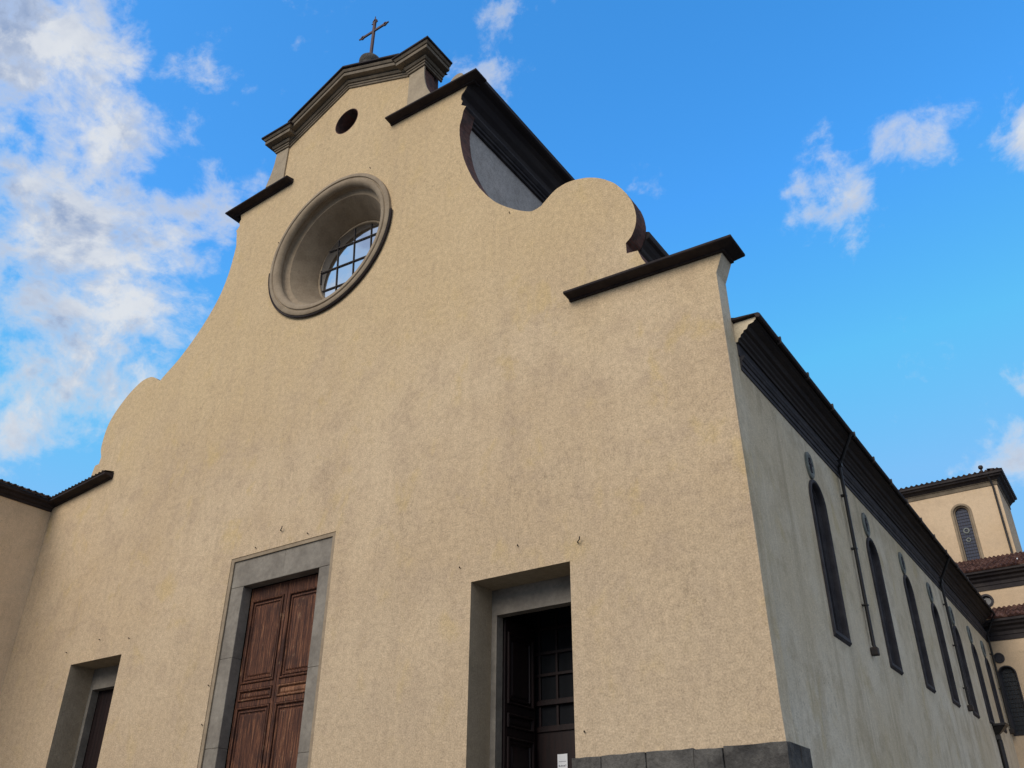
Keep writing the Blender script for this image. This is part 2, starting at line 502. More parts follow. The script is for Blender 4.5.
left += [(-6.05, 27.55), (-6.12, 27.96), (-6.2, 28.13), (-6.0, 28.34), (-6.08, 28.52), (-5.99, 28.7), (-6.05, 28.95), (-6.15, 29.1), (-6.3, 29.3), (-6.32, 29.6), (-4.5, 29.7)]
def wavy(pts, amp):
    out = []
    for p, q in zip(pts, pts[1:]):
        d = math.dist(p, q); k = max(1, round(d/.45))
        for i in range(k):
            t = i/k; j = amp if i else amp*.4
            out.append((p[0]+(q[0]-p[0])*t+random.uniform(-j, j), p[1]+(q[1]-p[1])*t+random.uniform(-j, j)*.6))
    return out+[pts[-1]]
right = [right[0]]+wavy(right[1:], .012); left = [left[0]]+wavy(left[1:], .012)
right = [(16.17-.17*min(1, z/16.3)+random.uniform(-.008, .008), z) for z in (.02, 2.5, 4.2, 5.1, 6, 6.8, 7.9, 8.6, 9.7, 10.4, 11.5, 12.6, 13.5, 14.4, 15.3)]+right[1:]
outline = right+top+left[::-1]
SD = [(7.95, 11.13, 9.16), (-11.12, -7.93, 9.22)]
CDZ = 11.78
holes = [rect(-2.55, 2.45, .05, CDZ)]+[rect(a, b, .05, z) for a, b, z in SD]
big_holes = holes+[disc(RX, RZ, 2.95, 96), disc(.33, 31.28, .68, 40)]
bm = slab_mesh(outline, big_holes, 0, .65)
merge(bm, slab_mesh(rect(-15.7, 15.6, .05, 14.2), holes, .65, 1.0))
bmesh.ops.recalc_face_normals(bm, faces=bm.faces)
for f in bm.faces:
    c = f.calc_center_median()
    f.material_index = 0
    if abs(f.normal.y) < .5:
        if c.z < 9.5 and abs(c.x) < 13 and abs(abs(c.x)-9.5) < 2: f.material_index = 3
        elif c.x > 15.9: f.material_index = 2
        elif c.z > 17.45 and (c.x-RX)**2+(c.z-RZ)**2 > 10 and abs(c.x-.33) > .7: f.material_index = 1
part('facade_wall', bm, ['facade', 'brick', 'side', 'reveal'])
# brick body of the small gable behind the stucco skin
bm = slab_mesh([(4.68, 29.9), (4.62, 31.9), (4.62, 32.35), (3.95, 32.35), (.23, 33.85), (-3.3, 32.25), (-4.0, 32.2), (-4.0, 31.6), (-4.1, 29.9)], [disc(.33, 31.28, .665, 40)], .652, 1.05)
part('gable_core', bm, 'brick')

# piers at the sides of the gable
for pts in ([(3.97, 29.9), (5.25, 29.9)]+catmull([(5.22, 29.95), (5.0, 30.4), (4.86, 30.9), (4.79, 31.4), (4.78, 31.9)], 5)+[(3.97, 31.9)],
            [(-3.34, 29.8), (-3.34, 31.8), (-4.13, 31.8)]+catmull([(-4.13, 31.75), (-4.17, 31.1), (-4.3, 30.5), (-4.52, 29.85)], 5)):
    bm = slab_mesh(pts, [], -.07, -.003); part('gable_pier', bm, 'pier')

# gable cornice
GP = [(-.02, 0), (.06, 0), (.06, .11), (.10, .115), (.10, .2), (.05, .205), (.05, .24), (.14, .25), (.19, .33), (.19, .36), (.08, .365), (.08, .42), (.43, .44), (.43, .60), (.33, .605), (.33, .64), (.46, .66), (.52, .76)]
GT = [(.52, .765), (.58, .78), (.58, .86), (-.02, 1.05)]
bm = bmesh.new(); GPc = GP+[(-.02, .76)]
sweep(bm, [(-3.34, 0, 31.70), (.23, 0, 33.39), (3.96, 0, 31.77)], GPc)
sweep(bm, [(-4.13, 1.05, 31.74), (-4.13, -.07, 31.74), (-3.34, -.07, 31.72), (-3.34, .05, 31.72)], GPc)
sweep(bm, [(3.96, .05, 31.79), (3.96, -.07, 31.79), (4.78, -.07, 31.86), (4.78, 1.05, 31.86)], GPc)
part('gable_cornice', bm, 'cornice')
bm = bmesh.new(); GTc = GT+[(-.02, .765)]
sweep(bm, [(-3.05, 0, 31.92), (.23, 0, 33.47), (3.70, 0, 31.97)], GTc)
sweep(bm, [(-4.13, 1.05, 31.74), (-4.13, -.07, 31.74), (-3.34, -.07, 31.72), (-3.34, .05, 31.72)], GTc)
sweep(bm, [(3.96, .05, 31.79), (3.96, -.07, 31.79), (4.78, -.07, 31.86), (4.78, 1.05, 31.86)], GTc)
part('gable_coping', bm, 'ledge')
# small roof closing the top of the gable block
bm = bmesh.new()
V = [bm.verts.new(p) for p in ((-4.1, -.05, 32.68), (.23, -.05, 34.4), (4.75, -.05, 32.8), (-4.1, 1.5, 32.68), (.23, 1.5, 34.4), (4.75, 1.5, 32.8))]
for f in ((0, 1, 4, 3), (1, 2, 5, 4), (0, 3, 4, 5, 2, 1)): bm.faces.new([V[i] for i in f])
bm.faces.ensure_lookup_table()
part('gable_roof', bm, 'tile_dark')

# oculus in the gable
ocu = C
bm = bmesh.new(); lathe_y(bm, .33, 31.28, [(.68, -.006), (.66, -.006), (.65, .0), (.64, .70), (.64, .82)], 48)
o1 = part('oculus', bm, 'brick', smooth=True)
bm = bmesh.new(); bm.faces.new([bm.verts.new((x, .8, z)) for x, z in disc(.33, 31.28, .66, 40)])
part('shutter', bm, 'door_dark', o1)

# ---- round window
rose = bmesh.new()
lathe_y(rose, RX, RZ, [(3.30, .0), (3.30, -.13), (3.25, -.165), (3.14, -.165), (3.11, -.115), (3.07, -.115), (3.04, -.165), (2.95, -.17), (2.88, -.14), (2.82, -.08), (2.785, -.01), (2.78, .05)], 128)
rose = part('rose_window', rose, 'rose', smooth=True)
bm = bmesh.new()
lathe_y(bm, RX, RZ, [(2.78, .05), (2.83, .14), (2.80, .26), (2.66, .35), (2.60, .355), (2.585, .39), (2.03, 1.38), (2.03, 1.42), (1.97, 1.42), (1.95, 1.44), (1.95, 1.95)], 128)
part('splay', bm, 'rose', rose, smooth=True)
lean = lambda x, z: .085*(x-RX)-.07*(z-RZ)           # tilt added so the pane reflects more open sky
bm = bmesh.new(); bm.faces.new([bm.verts.new((x, 1.62+lean(x, z), z)) for x, z in disc(RX, RZ, 1.98, 96)])
part('pane', bm, 'mirror_glass', rose)
bm = bmesh.new()
for u in (-1.62, -.76, .10, .98, 1.84):
    h = math.sqrt(max(0, 1.93**2-(u-RX)**2)); box(bm, u-.016, u+.016, 1.57, 1.605, RZ-h, RZ+h)
for w in (22.72, 23.68, 24.64, 25.60):
    h = math.sqrt(max(0, 1.93**2-(w-RZ)**2)); box(bm, RX-h, RX+h, 1.555, 1.60, w-.018, w+.018)
for v in bm.verts: v.co.y += lean(v.co.x, v.co.z)
part('glazing_bars', bm, 'iron', rose)
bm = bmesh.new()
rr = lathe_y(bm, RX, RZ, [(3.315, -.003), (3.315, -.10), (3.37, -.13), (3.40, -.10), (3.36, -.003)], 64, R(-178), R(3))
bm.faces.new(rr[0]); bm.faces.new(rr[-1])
part('dark_rim', bm, 'ledge', rose, smooth=True)  # dark half ring along the lower rim

# ---- ledges (dark copings on the shoulders)
LP = [(-.02, 0), (.08, 0), (.08, .05), (.33, .08), (.39, .08), (.42, .10), (.42, .165), (.39, .18), (-.02, .27)]


def ledge(path):
    bm = bmesh.new(); sweep(bm, path, LP); part('ledge', bm, 'ledge', bevel=.012)


ledge([(11.40, 0, 17.16), (16.25, 0, 16.92), (16.25, .62, 16.92)])
ledge([(-15.75, 0, 16.62), (-11.42, 0, 17.02)])
ledge([(3.12, 0, 29.34), (7.38, 0, 29.22), (7.38, .3, 29.22)])
ledge([(-6.3, .6, 29.0), (-6.3, 0, 29.0), (-2.66, 0, 29.2)])
bm = bmesh.new(); tiled(bm, (-15.75, -.41, 16.83), (-11.45, -.41, 17.23), (0, .42, 0), .13, .24, .3, .05, .01); part('ledge_tiles', bm, 'tile_dark')
# lumps of old volutes behind the upper copings
for x0, x1, z in ((6.1, 6.75, 29.75), (-5.85, -5.25, 29.3)):
    bm = bmesh.new()
    pts = catmull([(x0, z), (x0+.02, z+.45), (x0+(x1-x0)*.5, z+.66), (x1-.02, z+.5), (x1, z)], 5)
    merge(bm, slab_mesh(pts, [], .1, .5)); part('volute_stump', bm, 'pier', bevel=.03)

# ---- socle of dark stone blocks
def socle(x0, x1, corner=False):
    bm = bmesh.new(); z0 = .0
    for z1 in (.9, 1.8, 2.7, 3.55, 4.44):
        x = x0
        while x < x1-.05:
            w = random.uniform(.55, 1.15); w = w if x+w < x1-.4 else x1-x
            t = z1-random.uniform(0, .05) if z1 > 4 else z1-.012
            box(bm, x+.006, x+w-.006, -.15-random.uniform(0, .035), .0, z0, t); x += w
        if corner:
            box(bm, 16.004, 16.19, .004, .62, z0, z1-random.uniform(0, .03)); box(bm, 16.004, 16.2, .63, 1.26, z0, z1-random.uniform(0, .02))
        z0 = z1
    bmesh.ops.subdivide_edges(bm, edges=[e for e in bm.edges if e.calc_length() > .3], cuts=3, use_grid_fill=True)
    for v in bm.verts:
        if v.co.y < -.05: v.co += Vector((random.uniform(-.008, .008), random.uniform(-.018, .012), random.uniform(-.014, .008)))
    part('socle', bm, 'socle', bevel=.015)


socle(11.13, 16.19, True); socle(2.62, 7.93); socle(-7.9, -2.7); socle(-15.75, -11.14)

# ---- doors
def panel_leaf(name, mat, x0, x1, z0, z1, xf, rows, parent=None, label=None):
    """panelled leaf drawn in (u, depth, z); xf maps to the scene; rows are the panels' heights"""
    bm = bmesh.new(); st = .105
    box(bm, x0, x1, .035, .10, z0, z1)                                # backing
    edges = sorted(rows); gap = .016
    box(bm, x0, x0+st, 0, .034, z0, z1); box(bm, x1-st, x1, 0, .034, z0, z1)
    zz = [z0]+[v for r in edges for v in r]+[z1]
    for a, b in zip(zz[0::2], zz[1::2]): box(bm, x0+st+.001, x1-st-.001, 0, .034, a, b)
    for v in bm.verts: v.co = xf(v.co)
    leaf = part(name, bm, mat, parent, label=label, bevel=.008)
    for a, b in edges:
        p = bmesh.new(); u0, u1 = x0+st+gap, x1-st-gap; a += gap; b -= gap
        def ring(i, d): return [(u0+i, d, a+i), (u1-i, d, a+i), (u1-i, d, b-i), (u0+i, d, b-i)]
        m = min(.21, (b-a)*.24)
        rs = [[p.verts.new(q) for q in ring(i, d)] for i, d in ((0, .034), (.004, -.035), (.03, -.05), (.055, -.03), (.06, .03), (m*.5, .034), (m*.55, -.005), (m*.75, -.012), (m*.85, .03), (m, .033), (m+.05, -.004), (m+.09, -.006))]
        for A, B in zip(rs, rs[1:]):
            for k in range(4): p.faces.new((A[k], A[(k+1) % 4], B[(k+1) % 4], B[k]))
        p.faces.new(rs[-1])
        for v in p.verts: v.co = xf(v.co)
        part('panel', p, 'door_worn' if mat == 'door' and b-a < .5 and x0 > 0 else mat, leaf, label='paler worn rail panel' if mat == 'door' and b-a < .5 and x0 > 0 else None)
    return leaf


# central portal
bm = bmesh.new(); g = .0015
for x0, x1, cuts in ((-2.548, -1.8, (ZD, 3.1, 5.6, 8.35, 10.72)), (1.79, 2.448, (ZD, 2.4, 5.2, 7.6, 10.72))):
    for z0, z1 in zip(cuts, cuts[1:]): box(bm, x0, x1, .07+random.uniform(0, .012), .47, z0+g, z1-g)
for x0, x1 in ((-2.548, .1), (.1, 2.448)): box(bm, x0+(g if x0 > -1 else 0), x1-(g if x1 < 1 else 0), .07+random.uniform(0, .01), .47, 10.72+g, CDZ-.002)
bmesh.ops.subdivide_edges(bm, edges=[e for e in bm.edges if e.calc_length() > .5], cuts=4, use_grid_fill=True)
for v in bm.verts:
    if v.co.y < .1: v.co.y += random.uniform(-.004, .006)
bmesh.ops.recalc_face_normals(bm, faces=bm.faces)
part('portal_frame', bm, 'serena', bevel=.018)
bm = slab_mesh([(-2.544, ZD), (2.444, ZD), (2.444, CDZ-.006), (-2.544, CDZ-.006)], [rect(-2.40, 2.31, ZD+.001, CDZ-.13)], .02, .068)
part('portal_fillet', bm, 'rose', bevel=.015)
rows = [(1.25, 3.9), (4.08, 6.82), (6.98, 7.36), (7.52, 10.28)]
panel_leaf('door_leaf', 'door', -1.78, -.012, ZD+.02, 10.70, lambda c: Vector((c.x, c.y+.48, c.z)), rows)
panel_leaf('door_leaf', 'door', .012, 1.77, ZD+.02, 10.70, lambda c: Vector((c.x, c.y+.48, c.z)), rows)

# side portals: stone frames deep in plastered reveals
for a, b, z in SD:
    bm = slab_mesh(rect(a-.15, b+.15, ZD, z+.2), [rect(a+.17, b-.17, ZD+.001, 8.44)], 1.004, 1.3)
    part('portal_frame', bm, 'serena', bevel=.012)
# left: closed plank door
for s in (0, 1):
    bm = bmesh.new(); a, b = -10.95+s*1.43, -9.53+s*1.43
    k = 7
    for i in range(k): box(bm, a+(b-a)*i/k+.004, a+(b-a)*(i+1)/k-.004, 1.32+random.uniform(0, .008), 1.40, ZD, 8.6)
    part('door_leaf', bm, 'door_dark')
# right: open leaves and vestibule
rows = [(1.3, 3.3), (3.5, 5.35), (5.55, 5.95), (6.15, 8.1)]
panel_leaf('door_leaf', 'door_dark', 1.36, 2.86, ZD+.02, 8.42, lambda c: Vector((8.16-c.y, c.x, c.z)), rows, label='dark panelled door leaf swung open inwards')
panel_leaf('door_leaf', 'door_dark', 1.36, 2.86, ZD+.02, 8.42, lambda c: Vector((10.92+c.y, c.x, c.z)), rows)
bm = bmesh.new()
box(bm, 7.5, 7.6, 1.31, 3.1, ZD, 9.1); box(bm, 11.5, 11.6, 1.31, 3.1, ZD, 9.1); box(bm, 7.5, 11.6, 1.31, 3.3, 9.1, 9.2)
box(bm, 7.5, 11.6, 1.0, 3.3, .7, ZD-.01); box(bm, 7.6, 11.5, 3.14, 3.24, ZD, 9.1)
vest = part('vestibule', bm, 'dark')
bm = bmesh.new()
for x in (7.75, 8.22, 8.80, 9.38, 9.96, 10.54, 11.12): box(bm, x-.035, x+.035, 3.0, 3.06, 5.75, 9.08)
for z in (5.72, 6.42, 7.14, 7.75, 8.45): box(bm, 7.62, 11.48, 2.99, 3.05, z-.04, z+.04)
box(bm, 7.62, 11.48, 2.93, 3.06, 6.30, 6.42); box(bm, 7.62, 11.48, 2.95, 3.06, 5.6, 5.72)
part('glazing_bars', bm, 'door_dark', vest, bevel=.008)
bm = bmesh.new(); box(bm, 7.62, 11.48, 3.07, 3.085, 5.72, 9.08); part('pane', bm, 'door_glass', vest)
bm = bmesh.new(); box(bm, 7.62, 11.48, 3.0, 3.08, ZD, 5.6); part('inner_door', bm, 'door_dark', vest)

# ---- side wall with tall windows
WIN = [(5.42, 6.82, 7.80), (11.35, 12.72, 8.05), (16.35, 17.6, 8.25), (20.95, 22.2, 8.42), (25.3, 26.5, 8.58), (29.45, 30.6, 8.80), (33.0, 34.1, 8.92)]
WT = 12.42
holes = [arch(a, b, z, WT) for a, b, z in WIN]
bm = slab_mesh(rect(.66, 36.0, .03, 15.13), holes, 15.6, 16.0, 'YZ')
part('nave_wall', bm, 'side')
bm = bmesh.new(); box(bm, -15.75, -15.4, 1.01, 52, .03, 15.3); box(bm, -15.4, 15.6, 51.5, 52, .03, 15.3); box(bm, -15.4, 15.6, 3.6, 3.7, .03, 14.2); part('nave_wall', bm, 'dark')  # left and end walls; dark backing added behind the doors to stop light leaks


def arch_ring(bm, u0, u1, v0, v1, fn, widths, n=20):
    """stepped moulding round an arched opening: widths are (inset, out) pairs; fn(u, v, out) -> point"""
    rings = []
    for ins, outw in widths:
        pts = arch(u0+ins, u1-ins, v0+ins, v1-ins, n)
        rings.append([bm.verts.new(fn(u, v, outw)) for u, v in pts])
    for A, B in zip(rings, rings[1:]):
        for i in range(len(A)): bm.faces.new((A[i], A[(i+1) % len(A)], B[(i+1) % len(A)], B[i]))


fx = lambda u, v, w: Vector((16.0+w, u, v))
for i, (a, b, z) in enumerate(WIN):
    bm = bmesh.new()
    arch_ring(bm, a-.02, b+.02, z-.02, WT+.02, fx, [(0, .002), (0, .05), (.03, .07), (.09, .07), (.12, .03), (.13, -.10), (.17, -.11), (.19, -.15), (.25, -.16), (.27, -.3)])
    w = part('window', bm, 'window_stone', label=None)
    bm = bmesh.new(); bm.faces.new([bm.verts.new(fx(u, v, -.26)) for u, v in arch(a+.24, b-.24, z+.2, WT-.24)])
    part('pane', bm, 'dull_glass', w)
    bm = bmesh.new(); u0, u1 = a-.03, b+.03
    vs = [bm.verts.new(p) for u in (u0, u1) for p in (fx(u, z+.34, -.2), fx(u, z+.02, .07), fx(u, z-.03, .08), fx(u, z-.10, .01), fx(u, z-.10, -.2))]
    for k in range(5): bm.faces.new((vs[k], vs[(k+1) % 5], vs[5+(k+1) % 5], vs[5+k]))
    bm.faces.new(vs[:5]); bm.faces.new(vs[5:])
    part('sill', bm, 'window_stone', w, bevel=.01)
    # carved roundel above
    cy, cz, r = (a+b)/2-.25, WT+.42, .24
    bm = bmesh.new()
    prof = [(r+.07, 0), (r+.07, .06), (r+.02, .09), (r-.03, .05), (0.001, .05)]
    n = 28; rings = []
    for q in range(n):
        t = 2*math.pi*q/n; rings.append([bm.verts.new((16.0+o, cy+rr*math.cos(t), cz+rr*1.4*math.sin(t))) for rr, o in prof])
    for q in range(n):
        A, B = rings[q], rings[(q+1) % n]
        for j in range(len(prof)-1): bm.faces.new((A[j], A[j+1], B[j+1], B[j]))
    bmesh.ops.remove_doubles(bm, verts=bm.verts, dist=.002)
    box(bm, 16.0, 16.07, cy-.06, cy+.06, WT+.0, cz-r*1.4-.02)
    med = part('roundel', bm, 'medallion', smooth=True)
    bm = bmesh.new(); box(bm, 16.051, 16.09, cy-.05, cy+.05, cz-.24, cz+.24); box(bm, 16.052, 16.088, cy-.15, cy+.15, cz-.0, cz+.1)
    part('cross_relief', bm, 'window_stone', med, bevel=.01)

# ---- side cornice and eave
EY = .78
bm = bmesh.new()
ARC = [(-.02, 13.72), (.03, 13.72), (.03, 13.84), (.06, 13.85), (.06, 13.99), (.09, 14.0), (.12, 14.06), (.14, 14.08), (.14, 14.13), (-.02, 14.13)]
FR = [(-.02, 14.131), (.03, 14.131), (.03, 14.52), (-.02, 14.52)]
sweep(bm, [(16.0, EY+.12, 0), (16.0, 35.98, 0)], ARC)
part('architrave', bm, 'window_stone')
bm = bmesh.new(); sweep(bm, [(16.0, EY+.06, 0), (16.0, 35.98, 0)], FR); part('frieze', bm, 'window_stone')
MC = [(-.02, 14.521), (.08, 14.521), (.10, 14.60), (.16, 14.63), (.18, 14.70), (.25, 14.74), (.27, 14.80), (.36, 14.82), (.39, 14.88), (.42, 14.93), (.56, 14.96), (.60, 15.01), (.64, 15.03), (.64, 15.12), (-.02, 15.14)]
bm = bmesh.new(); sweep(bm, [(16.0, EY, 0), (16.0, 35.4, 0)], MC); part('cornice', bm, 'eave')
bm = bmesh.new(); sweep(bm, [(16.0, EY-.004, 0), (16.0, EY+.02, 0)], [(-.0, 14.50)]+[(u-.01, w) for u, w in MC[1:13]]+[(.64, 15.1), (0, 15.1)]); part('cornice_end', bm, 'side')
bm = bmesh.new(); sweep(bm, [(16.0, EY-.12, 0), (16.0, 35.3, 0)], [(-.3, 15.142), (.64, 15.125), (.68, 15.02), (.76, 14.99), (.79, 15.03), (.79, 15.10), (.74, 15.14), (-.3, 15.24)])
part('eave_gutter', bm, 'ledge')
y = 2.2
while y < 35:
    bm = bmesh.new(); box(bm, 16.70, 16.82, y-.03, y+.03, 14.94, 15.16); part('gutter_bracket', bm, 'iron'); y += 2.35


def downpipe(y, z0):
    bm = bmesh.new()
    tube(bm, [(16.78, y-.25, 15.06), (16.2, y-.02, 14.2), (16.13, y, 13.95), (16.11, y, z0+.1), (16.13, y, z0)], .058, 10)
    for z in (13.0, 11.2, 9.4): box(bm, 16.0, 16.18, y-.085, y+.085, z, z+.04)
    box(bm, 16.02, 16.22, y-.11, y+.11, 14.02, 14.24)
    d = part('downpipe', bm, 'pipe', smooth=True)
    bm = bmesh.new(); box(bm, 16.003, 16.22, y-.11, y+.11, z0-.22, z0+.02); part('shoe', bm, 'iron', d, bevel=.03)


downpipe(9.2, 8.12); downpipe(24.25, 8.7); downpipe(35.6, 9.2)
# rainwater hopper low on the wall
bm = bmesh.new()
def frustum(bm, x0, x1, y, hw0, hw1, z0, z1):
    vs = [bm.verts.new(p) for p in ((x0, y-hw0, z0), (x0+hw0*1.3, y-hw0, z0), (x0+hw0*1.3, y+hw0, z0), (x0, y+hw0, z0), (x0, y-hw1, z1), (x0+hw1*1.5, y-hw1, z1), (x0+hw1*1.5, y+hw1, z1), (x0, y+hw1, z1))]
    for f in ((0, 1, 2, 3), (4, 7, 6, 5), (0, 4, 5, 1), (1, 5, 6, 2), (2, 6, 7, 3), (3, 7, 4, 0)): bm.faces.new([vs[i] for i in f])
HY = 30.3
frustum(bm, 16.003, 0, HY, .14, .36, 8.3, 8.62); frustum(bm, 16.003, 0, HY, .42, .42, 8.63, 8.74); frustum(bm, 16.003, 0, HY, .16, .14, 8.05, 8.29)
hop = part('rain_hopper', bm, 'pipe', bevel=.02)
bm = bmesh.new(); tube(bm, [(16.12, HY, 8.06), (16.12, HY, 5), (16.12, HY, .1)], .12, 10); part('drain_pipe', bm, 'pipe', hop, smooth=True)

# roofs over chapels, aisles and nave
def prism(bm, prof, y0, y1):
    A = [bm.verts.new((x, y0, z)) for x, z in prof]; B = [bm.verts.new((x, y1, z)) for x, z in prof]; k = len(prof)
    for i in range(k): bm.faces.new((A[i], A[(i+1) % k], B[(i+1) % k], B[i]))
    bm.faces.new(A[::-1]); bm.faces.new(B)


bm = bmesh.new(); prism(bm, [(16.0, 15.15), (16.0, 15.46), (13.3, 16.4), (-13.2, 16.4), (-15.7, 15.5), (-15.7, 15.15)], 1.05, 45); part('chapel_roof', bm, 'tile_dark')
for x in (13.0, -12.8):
    bm = bmesh.new(); box(bm, x, x+.35, .66, 45, 14.0, 19.1); part('aisle_wall', bm, 'nave')
AC = [(-0.02, 18.15), (0.079, 18.15), (0.09, 18.35), (0.135, 18.4), (0.146, 18.55), (0.214, 18.63), (0.236, 18.75), (0.326, 18.85), (0.394, 18.97), (0.495, 19.01), (0.518, 19.09), (0.518, 19.21), (-0.02, 19.45)]
bm = bmesh.new(); sweep(bm, [(13.35, .67, 0), (13.35, 45, 0)], AC); part('aisle_cornice', bm, 'eave')
bm = bmesh.new(); prism(bm, [(13.3, 19.2), (13.3, 19.3), (6.9, 21.4), (-6.3, 21.2), (-13.0, 18.6), (-13.0, 18.4)], .66, 45); part('aisle_roof', bm, 'tile_dark')
for x in (6.3, -5.85):
    bm = bmesh.new(); box(bm, x, x+.38, .66, 52, 18, 29.2); part('clerestory_wall', bm, 'nave')
NA = [(-.02, 27.8), (.12, 27.8), (.14, 27.9), (.22, 27.92), (.23, 28.0), (.29, 28.03), (.39, 28.12), (.39, 28.17), (-.02, 28.17)]
bm = bmesh.new(); sweep(bm, [(6.68, .015, 0), (6.68, 52, 0)], NA); part('clerestory_architrave', bm, 'window_stone')
NC = [(-.02, 28.175), (.14, 28.18), (.15, 28.38), (.21, 28.5), (.12, 28.66), (.14, 28.88), (.32, 29.04), (.46, 29.26), (.63, 29.38), (.86, 29.42), (.94, 29.46), (.94, 29.66), (-.02, 29.9)]
bm = bmesh.new(); sweep(bm, [(6.68, .015, 0), (6.68, 52, 0)], NC); part('clerestory_cornice', bm, 'eave')
bm = bmesh.new(); prism(bm, [(7.5, 29.55), (7.5, 29.66), (.2, 32.0), (-6.6, 29.66), (-6.6, 29.55)], .66, 52); part('nave_roof', bm, 'tile_dark')

# ---- transept, three tiers stepping back
TX = 24.0
bm = bmesh.new()
merge(bm, slab_mesh(rect(16.0, TX, .03, 14.4), [arch(16.12, 16.98, 8.95, 12.42)], 36.0, 36.5))
box(bm, 12.5, TX, 36.5, 52, 0, 14.4); part('transept_wall', bm, 'transept', label='lowest tier of the transept wall')
TC = [(-.02, 13.75), (.04, 13.75), (.04, 14.0), (.08, 14.02), (.08, 14.2), (.2, 14.3), (.24, 14.42), (.42, 14.5), (.46, 14.6), (.6, 14.66), (.6, 14.78), (-.02, 14.8)]
bm = bmesh.new(); sweep(bm, [(16.05, 36.0, 0), (TX, 36.0, 0), (TX, 50, 0)], TC); part('transept_cornice', bm, 'eave')
bm = bmesh.new(); tiled(bm, (15.9, 35.36, 14.80), (TX+.5, 35.36, 14.80), (0, 3.14, 0), 1.25); part('transept_roof', bm, 'tile')
bm = slab_mesh(rect(12.6, 21.5, 14.8, 17.75), [disc(16.2, 16.6, .38, 40)], 38.5, 38.9)
box(bm, 12.6, 21.5, 38.9, 52, 14.8, 17.75)
part('transept_wall', bm, 'transept', label='middle tier of the transept wall with a small round window')
TC2 = [(u, w+3.42) for u, w in TC]
bm = bmesh.new(); sweep(bm, [(12.6, 38.5, 0), (21.5, 38.5, 0), (21.5, 52, 0)], TC2); part('transept_cornice', bm, 'eave')
bm = bmesh.new(); tiled(bm, (12.4, 37.85, 18.20), (22.0, 37.85, 18.20), (0, 7.15, 0), 2.75); part('transept_roof', bm, 'tile')
bm = bmesh.new()
merge(bm, slab_mesh(rect(6.7, 17.95, 18.0, 26.3), [arch(14.74, 16.02, 20.7, 25.0)], 45.0, 45.4)); box(bm, 6.7, 17.95, 45.4, 50.5, 18.0, 26.3)
part('transept_wall', bm, 'transept', label='tall upper tier of the transept wall with an arched window')
TU = [(-.02, 25.83), (.05, 25.83), (.05, 26.08), (.1, 26.1), (.1, 26.14)]
bm = bmesh.new(); sweep(bm, [(6.7, 45.0, 0), (17.95, 45.0, 0), (17.95, 50.5, 0)], TU+[(-.02, 26.14)]); part('transept_frieze', bm, 'cornice')
TV = [(-.02, 26.145), (.12, 26.145), (.2, 26.22), (.26, 26.28), (.42, 26.34), (.46, 26.44), (.56, 26.48), (.56, 26.62), (-.02, 26.68)]
bm = bmesh.new(); sweep(bm, [(6.7, 45.0, 0), (17.95, 45.0, 0), (17.95, 50.5, 0)], TV); part('transept_cornice', bm, 'eave')
bm = bmesh.new(); tiled(bm, (7.5, 44.42, 26.64), (18.5, 44.42, 26.64), (0, .9, 0), .2, .34, .45, .09, .02); part('eave_tiles', bm, 'tile_dark')
bm = bmesh.new(); tiled(bm, (18.53, 44.5, 26.64), (18.53, 51.0, 26.64), (-.9, 0, 0), .2, .34, .45, .07, .02); part('eave_tiles', bm, 'tile_dark')
bm = bmesh.new()
V = [bm.verts.new(p) for p in ((6.7, 44.6, 26.63), (18.4, 44.6, 26.63), (18.4, 50.9, 26.63), (6.7, 50.9, 26.63), (6.7, 46.3, 27.2), (12, 46.3, 27.2))]
for f in ((0, 1, 5, 4), (1, 2, 5), (2, 3, 4, 5), (0, 4, 3), (0, 3, 2, 1)): bm.faces.new([V[i] for i in f])
part('transept_roof', bm, 'tile_dark')

fy = lambda y: (lambda u, v, w: Vector((u, y-w, v)))
def t_window(u0, u1, v0, v1, y, glass, width):
    bm = bmesh.new()
    arch_ring(bm, u0-.02, u1+.02, v0-.02, v1+.02, fy(y), [(0, .002), (0, .03), (.04, .045), (width*.6, .045), (width*.7, 0), (width*.8, -.08), (width, -.1), (width+.03, -.3)])
    w = part('transept_window', bm, 'rose' if width > .15 else 'window_stone')
    bm = bmesh.new(); bm.faces.new([bm.verts.new(fy(y)(u, v, -.26)) for u, v in arch(u0+width, u1-width, v0+width, v1-width)])
    part('pane', bm, glass, w)
    bm = bmesh.new(); a, b = u0+width, u1-width; r = (b-a)/2; c = (a+b)/2
    u = a+.14
    while u < b-.05:
        h = v1-width-r+math.sqrt(max(0, r*r-(u-c)**2)); box(bm, u-.007, u+.007, y+.235, y+.255, v0+width, h); u += .15
    v = v0+width+.18
    while v < v1-width-.08:
        hw = r if v < v1-width-r else math.sqrt(max(0, r*r-(v-(v1-width-r))**2)); box(bm, c-hw, c+hw, y+.225, y+.245, v-.006, v+.006); v += .22
    part('lead_grid', bm, 'iron', w)
    return w
tw = t_window(14.74, 16.02, 20.7, 25.0, 45.0, 'blue_glass', .24)
for zc, rr in ((23.15, .2), (22.5, .15)):
    bm = bmesh.new(); lathe_y(bm, 15.38, zc, [(rr, 45.24), (rr, 45.21), (rr*.6, 45.2), (rr*.55, 45.23)], 24); part('glass_medallion', bm, 'medallion', tw)
t_window(16.12, 16.98, 8.95, 12.42, 36.0, 'dull_glass', .1)


